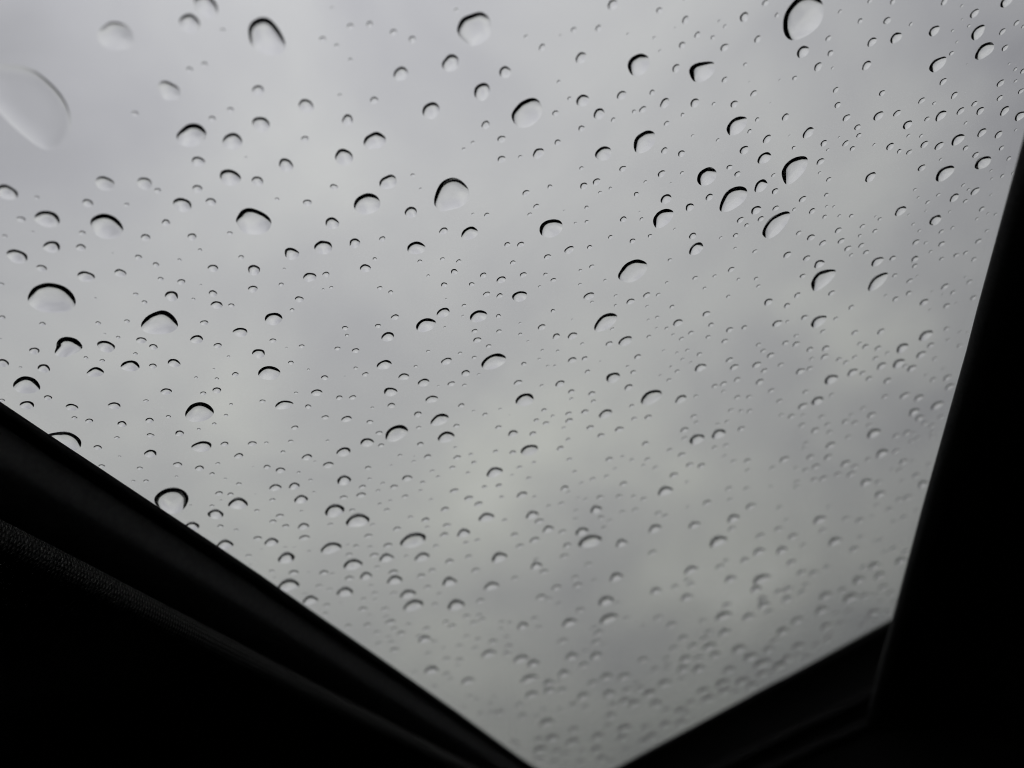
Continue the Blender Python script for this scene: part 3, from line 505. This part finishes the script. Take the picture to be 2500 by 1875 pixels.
# a few of the round ones stand out and serve as landmarks in the descriptions
LANDMARKS = [
('P', 310, 640, "dark-rimmed raindrop with a bright glint near the glass's lower right corner", "glinting drop in the lower right corner"),
('H', 1465, 270, "round raindrop with a heavy dark rim, close to the right trim", "heavy-rimmed drop by the right trim"),
('K', 1210, 175, "wide oval soft raindrop in the lower right middle, dark upper rim", "wide oval drop at lower right"),
('K', 695, 1395, "long blurred leaning raindrop low in the middle, with a smaller one touching it above", "long blurred drop low in the middle"),
('J', 1345, 1385, "large low raindrop with dark crescent, below centre", "large low crescent below centre"),
('J', 877, 1220, "long low raindrop with dark crescent, right of a similar smaller one, lower left", "long low crescent at lower left"),
('J', 680, 1135, "low raindrop with dark crescent, left of a longer one, lower left", "shorter crescent at lower left"),
('O', 850, 405, "dark-rimmed blurred raindrop near the bottom centre, larger one of two stacked", "stacked blurred drop near the bottom"),
('O', 180, 910, "strongly blurred dark-capped raindrop near the bottom, left of the end corner", "dark-capped drop near the bottom"),
('O', 1820, 380, "blurred dark raindrop against the bright cloud near the far end trim", "blurred drop on the bright lower cloud"),
('H', 480, 1125, "soft blurred raindrop with a grey crescent, right of centre", "soft grey crescent right of centre"),
('H', 585, 1615, "blurred raindrop with bright lower half, right of centre", "bright-bellied blurred drop at right"),
('I', 2010, 1075, "raindrop with a dark arch, right of the big drop on the rail", "dark arch right of the rail drop"),
('I', 1703, 590, "raindrop with black arch, below the large arched drop at lower left", "lower arch at lower left"),
('D', 1880, 430, "large tilted oval raindrop with black left rim, top right", "large tilted oval at top right"),
('D', 1545, 1465, "large flattened raindrop with a dark left rim, left of another near the right trim", "flattened drop near the right trim"),
('N', 1345, 290, "long blurred crescent raindrop under a smaller one, lower left of centre", "blurred crescent pair at lower left"),
('K', 1775, 1395, "blurred raindrop with soft grey crescent, lower right", "soft grey crescent at lower right"),
('K', 1780, 485, "blurred raindrop, right one of a close pair, right of lower centre", "right drop of the blurred pair"),
('L', 945, 480, "blurred raindrop with a dark left side, in the right part of the glass", "blurred dark-sided drop at right"),
('L', 490, 1210, "blurred dark-topped raindrop, lower right part of the glass", "dark-topped drop at lower right"),
('P', 750, 230, "largest faint blurred raindrop beside the lower end of the right trim", "faint large drop by the right trim"),
('O', 325, 1280, "dark-capped blurred raindrop low down, just above the bottom tip of the glass", "capped drop above the bottom tip"),
('O', 2050, 730, "large faint raindrop close above the far end trim", "faint large drop above the end trim"),
('C', 2135, 1570, "raindrop with black crescent, between the trio's topmost drop and middle drop", "crescent inside the trio"),
('D', 1133, 320, "oval raindrop with a black left rim, upper right", "oval drop at upper right"),
('F', 1895, 1080, "rounded raindrop with black cap, right of the wide slanted drop at centre", "rounded drop right of centre"),
('K', 143, 195, "bright oval raindrop with a black crescent, below and right of the centre", "bright oval below centre"),
]
F_FOCUS = cam_data.dof.focus_distance
def depth_of(px, py):
    d = ray(px, py); fwd = -AX_DIR.dot(d)
    return fwd * PANE_UNDER / d.z
AX_DIR = ROT @ Vector((0, 0, 1))
def blur_px(px, py):
    z = depth_of(px, py)
    return F_PX * (cam_data.lens / 1000 / cam_data.dof.aperture_fstop) * abs(1 / F_FOCUS - 1 / z)
def px_per_m(px, py):
    """largest image stretch of the glass plane at this pixel"""
    a = on_top(px, py); b = on_top(px + 1, py) - a; c = on_top(px, py + 1) - a
    # plane metres per pixel: the smallest singular value of [b c]
    g = b.dot(b); h = c.dot(c); k = b.dot(c)
    s2 = (g + h) / 2 - math.sqrt(((g - h) / 2) ** 2 + k * k)
    return 1 / math.sqrt(max(s2, 1e-16))

def spline(pts, n):
    out = []; m_ = len(pts)
    for i in range(m_):
        p0, p1, p2, p3 = pts[i - 1], pts[i], pts[(i + 1) % m_], pts[(i + 2) % m_]
        for s in range(6):
            t = s / 6
            out.append(.5 * ((2 * p1) + (p2 - p0) * t + (2 * p0 - 5 * p1 + 4 * p2 - p3) * t * t + (3 * p1 - p0 - 3 * p2 + p3) * t ** 3))
    return out
def radial(pts, c, n):
    """star-shaped outline radius at n angles"""
    rs = []
    for i in range(n):
        a = 2 * math.pi * i / n; d = Vector((math.cos(a), math.sin(a))); best = None
        for j in range(len(pts)):
            p = pts[j] - c; q = pts[(j + 1) % len(pts)] - c; e_ = q - p
            den_ = d.x * e_.y - d.y * e_.x
            if abs(den_) < 1e-15: continue
            t = (p.x * e_.y - p.y * e_.x) / den_; s = (p.x * d.y - p.y * d.x) / den_
            if -1e-6 <= s <= 1 + 1e-6 and t > 0 and (best is None or t > best): best = t
        rs.append(best or 1e-4)
    for _ in range(2): rs = [(rs[i - 1] + 2 * rs[i] + rs[(i + 1) % n]) / 4 for i in range(n)]
    return rs

GAP = .00004
def drop_geometry(c, rs, contact, rings):
    """one water drop: rounded cap that meets the glass at its contact angle"""
    n = len(rs); R = sum(rs) / n
    m_ = 2.0 + min(2.0, max(0.0, R - .0026) / .0018)
    H = R * math.tan(contact) / m_
    base = TOP_Z + GAP; v = []; f = []
    qs = [math.sin(math.pi / 2 * (i / rings) ** .9) for i in range(1, rings + 1)]
    v.append((c.x, c.y, base + H))
    for q in qs:
        z = base + H * (1 - q ** m_)
        for i in range(n):
            a = 2 * math.pi * i / n
            k = rs[i] * q + (R - rs[i]) * q * (1 - q) * .5
            v.append((c.x + math.cos(a) * k, c.y + math.sin(a) * k, z))
    for i in range(n): f.append((0, 1 + i, 1 + (i + 1) % n))
    for r in range(rings - 1):
        o = 1 + r * n
        for i in range(n): f.append((o + i, o + n + i, o + n + (i + 1) % n, o + (i + 1) % n))
    # flat wet face, with its own rim so that the edge stays crisp
    o2 = len(v); last = 1 + (rings - 1) * n
    for i in range(n): v.append(v[last + i])
    f.append(tuple(o2 + i for i in range(n))[::-1])
    return v, f

# gather every drop: centre on the glass, outline, place in the photo
items = []
for crop, pts, label, short in SHAPED:
    ox, oy = DROPS[crop][:2]
    P = [tuple(map(float, s.split())) for s in pts.split(',')]
    P = [(ox + x / K, oy + y / K) for x, y in P]
    plane = spline([on_top(*p) for p in P], 6)
    c = sum(plane, Vector((0, 0))) / len(plane)
    rs = radial(plane, c, 56)
    xs = [p[0] for p in P]; ys = [p[1] for p in P]
    items.append(dict(c=c, rs=rs, px=(sum(xs) / len(P), sum(ys) / len(P)), w=max(max(xs) - min(xs), max(ys) - min(ys)),
                      label=label, short=short, shaped=True, flat=label.startswith('huge')))
def wobble(R, seed, n):
    amt = .04 + .045 * RND.random(); ph = [RND.uniform(0, 6.28) for _ in range(4)]
    el_ = RND.uniform(-.06, .10)
    return [R * (1 + amt * (.9 * math.cos(2 * a + ph[0]) + .5 * math.cos(3 * a + ph[1]) + .25 * math.cos(5 * a + ph[2])) + el_ * math.cos(2 * (a - .2)) * .5)
            for a in (2 * math.pi * i / n for i in range(n))]
for crop, (ox, oy, s) in DROPS.items():
    for part in s.split(';'):
        x, y, w = map(float, part.split())
        px, py = ox + x / K, oy + y / K; w /= K
        # a blurred rim looks wider than the drop is
        wr = w * 1.02 - .15 * min(blur_px(px, py), w)
        R = wr / 2 / px_per_m(px, py)
        it = dict(c=on_top(px, py), R=R, px=(px, py), w=w, flat=crop == 'A' and x < 1500, label=None, short=None, shaped=False)
        for lc, lx, ly, label, short in LANDMARKS:
            if lc == crop and abs(lx - x) < 1 and abs(ly - y) < 1: it['label'], it['short'] = label, short
        items.append(it)
items.sort(key=lambda t: (not t['shaped'], t['label'] is None, -t['w']))
kept = []
def inside(c):
    if not (lf(c.y) - .004 < c.x < rf(c.y) + .004): return False
    a, b = E[0], E[-1]
    return (b - a).x * (c.y - a.y) - (b - a).y * (c.x - a.x) < .003
for it in items:
    R = sum(it['rs']) / len(it['rs']) if it['shaped'] else it['R']
    it['R'] = R
    if not inside(it['c']) and not it['shaped']: continue
    ok = True
    for k in kept:
        d = (k['c'] - it['c']).length
        if d < k['R'] + it['R'] * 1.05 + .0001:
            if it['shaped']: continue
            room = d - k['R'] - .0001
            if room < it['R'] * .45: ok = False; break
            it['R'] = min(it['R'], room / 1.05)
    if ok: kept.append(it)
kept.sort(key=lambda t: -t['w'] if not t['short'] else -1000 - t['w'])
single = kept[:300]; rest = kept[300:]

def size_word(w): return "large" if w > 44 else "medium" if w > 27 else "small" if w > 15 else "tiny"
def blur_word(px, py):
    b = blur_px(px, py)
    return "sharp" if b < 3.5 else "soft-edged" if b < 8 else "blurred"
anchors = [k for k in single if k['short']]
ORD = ["", "second ", "third ", "fourth ", "fifth ", "sixth ", "seventh ", "eighth ", "ninth ", "tenth "]
DIRS = ["right of", "below right of", "below", "below left of", "left of", "above left of", "above", "above right of"]
groups = {}
for k in single:
    if k['short']: continue
    a = min(anchors, key=lambda t: math.dist(t['px'], k['px']))
    ang = math.atan2(k['px'][1] - a['px'][1], k['px'][0] - a['px'][0])
    d = DIRS[int(round(ang / (math.pi / 4))) % 8]
    key = (size_word(k['w']), blur_word(*k['px']), d, a['short'])
    groups.setdefault(key, []).append((math.dist(a['px'], k['px']), k))
for (sz, bl, d, short), ks in groups.items():
    ks.sort(key=lambda t: t[0])
    for i, (_, k) in enumerate(ks):
        near = "" if len(ks) == 1 else ("nearest " if i == 0 else ORD[i] + "nearest ")
        k['label'] = f"{near}{sz} {bl} raindrop {d} the {short}"
def wet_face(me):
    me.materials.append(M_WET)
    for p in me.polygons:
        if len(p.vertices) > 4: p.material_index = 1
GROUP = "raindrops on the window glass"
for k in single:
    n = 56 if k['shaped'] else 40 if k['w'] > 40 else 28
    rs = k['rs'] if k['shaped'] else wobble(k['R'], 0, n)
    lo, hi = (29, 30) if k['w'] > 140 and k['flat'] else FLAT if k['flat'] else (50, 51) if k['short'] and k['short'].startswith('egg') else (54, 62) if k['px'][1] > 1150 else (51, 57) if k['px'][0] > 1700 else CONTACT
    v, f = drop_geometry(Vector((0, 0)), rs, math.radians(RND.uniform(lo, hi)), 12 if n > 30 else 9)
    me = bpy.data.meshes.new("raindrop")
    me.from_pydata([(x, y, z - TOP_Z) for x, y, z in v], [], f)
    o = link("raindrop", me, M_WATER)
    wet_face(me)
    o.location = (k['c'].x, k['c'].y, TOP_Z)
    o['label'] = k['label']; o['category'] = "raindrop"; o['group'] = GROUP
V, Fc = [], []
for k in rest:
    v, f = drop_geometry(k['c'], wobble(k['R'], 0, 18), math.radians(RND.uniform(CONTACT[0], CONTACT[1])), 7)
    o_ = len(V); V += v; Fc += [tuple(i + o_ for i in q) for q in f]
me = bpy.data.meshes.new("small_raindrops"); me.from_pydata(V, [], Fc)
o = link("small_raindrops", me, M_WATER); wet_face(me)
o['kind'] = 'stuff'; o['label'] = "tiny raindrops scattered between the larger drops on the glass"; o['category'] = "raindrops"
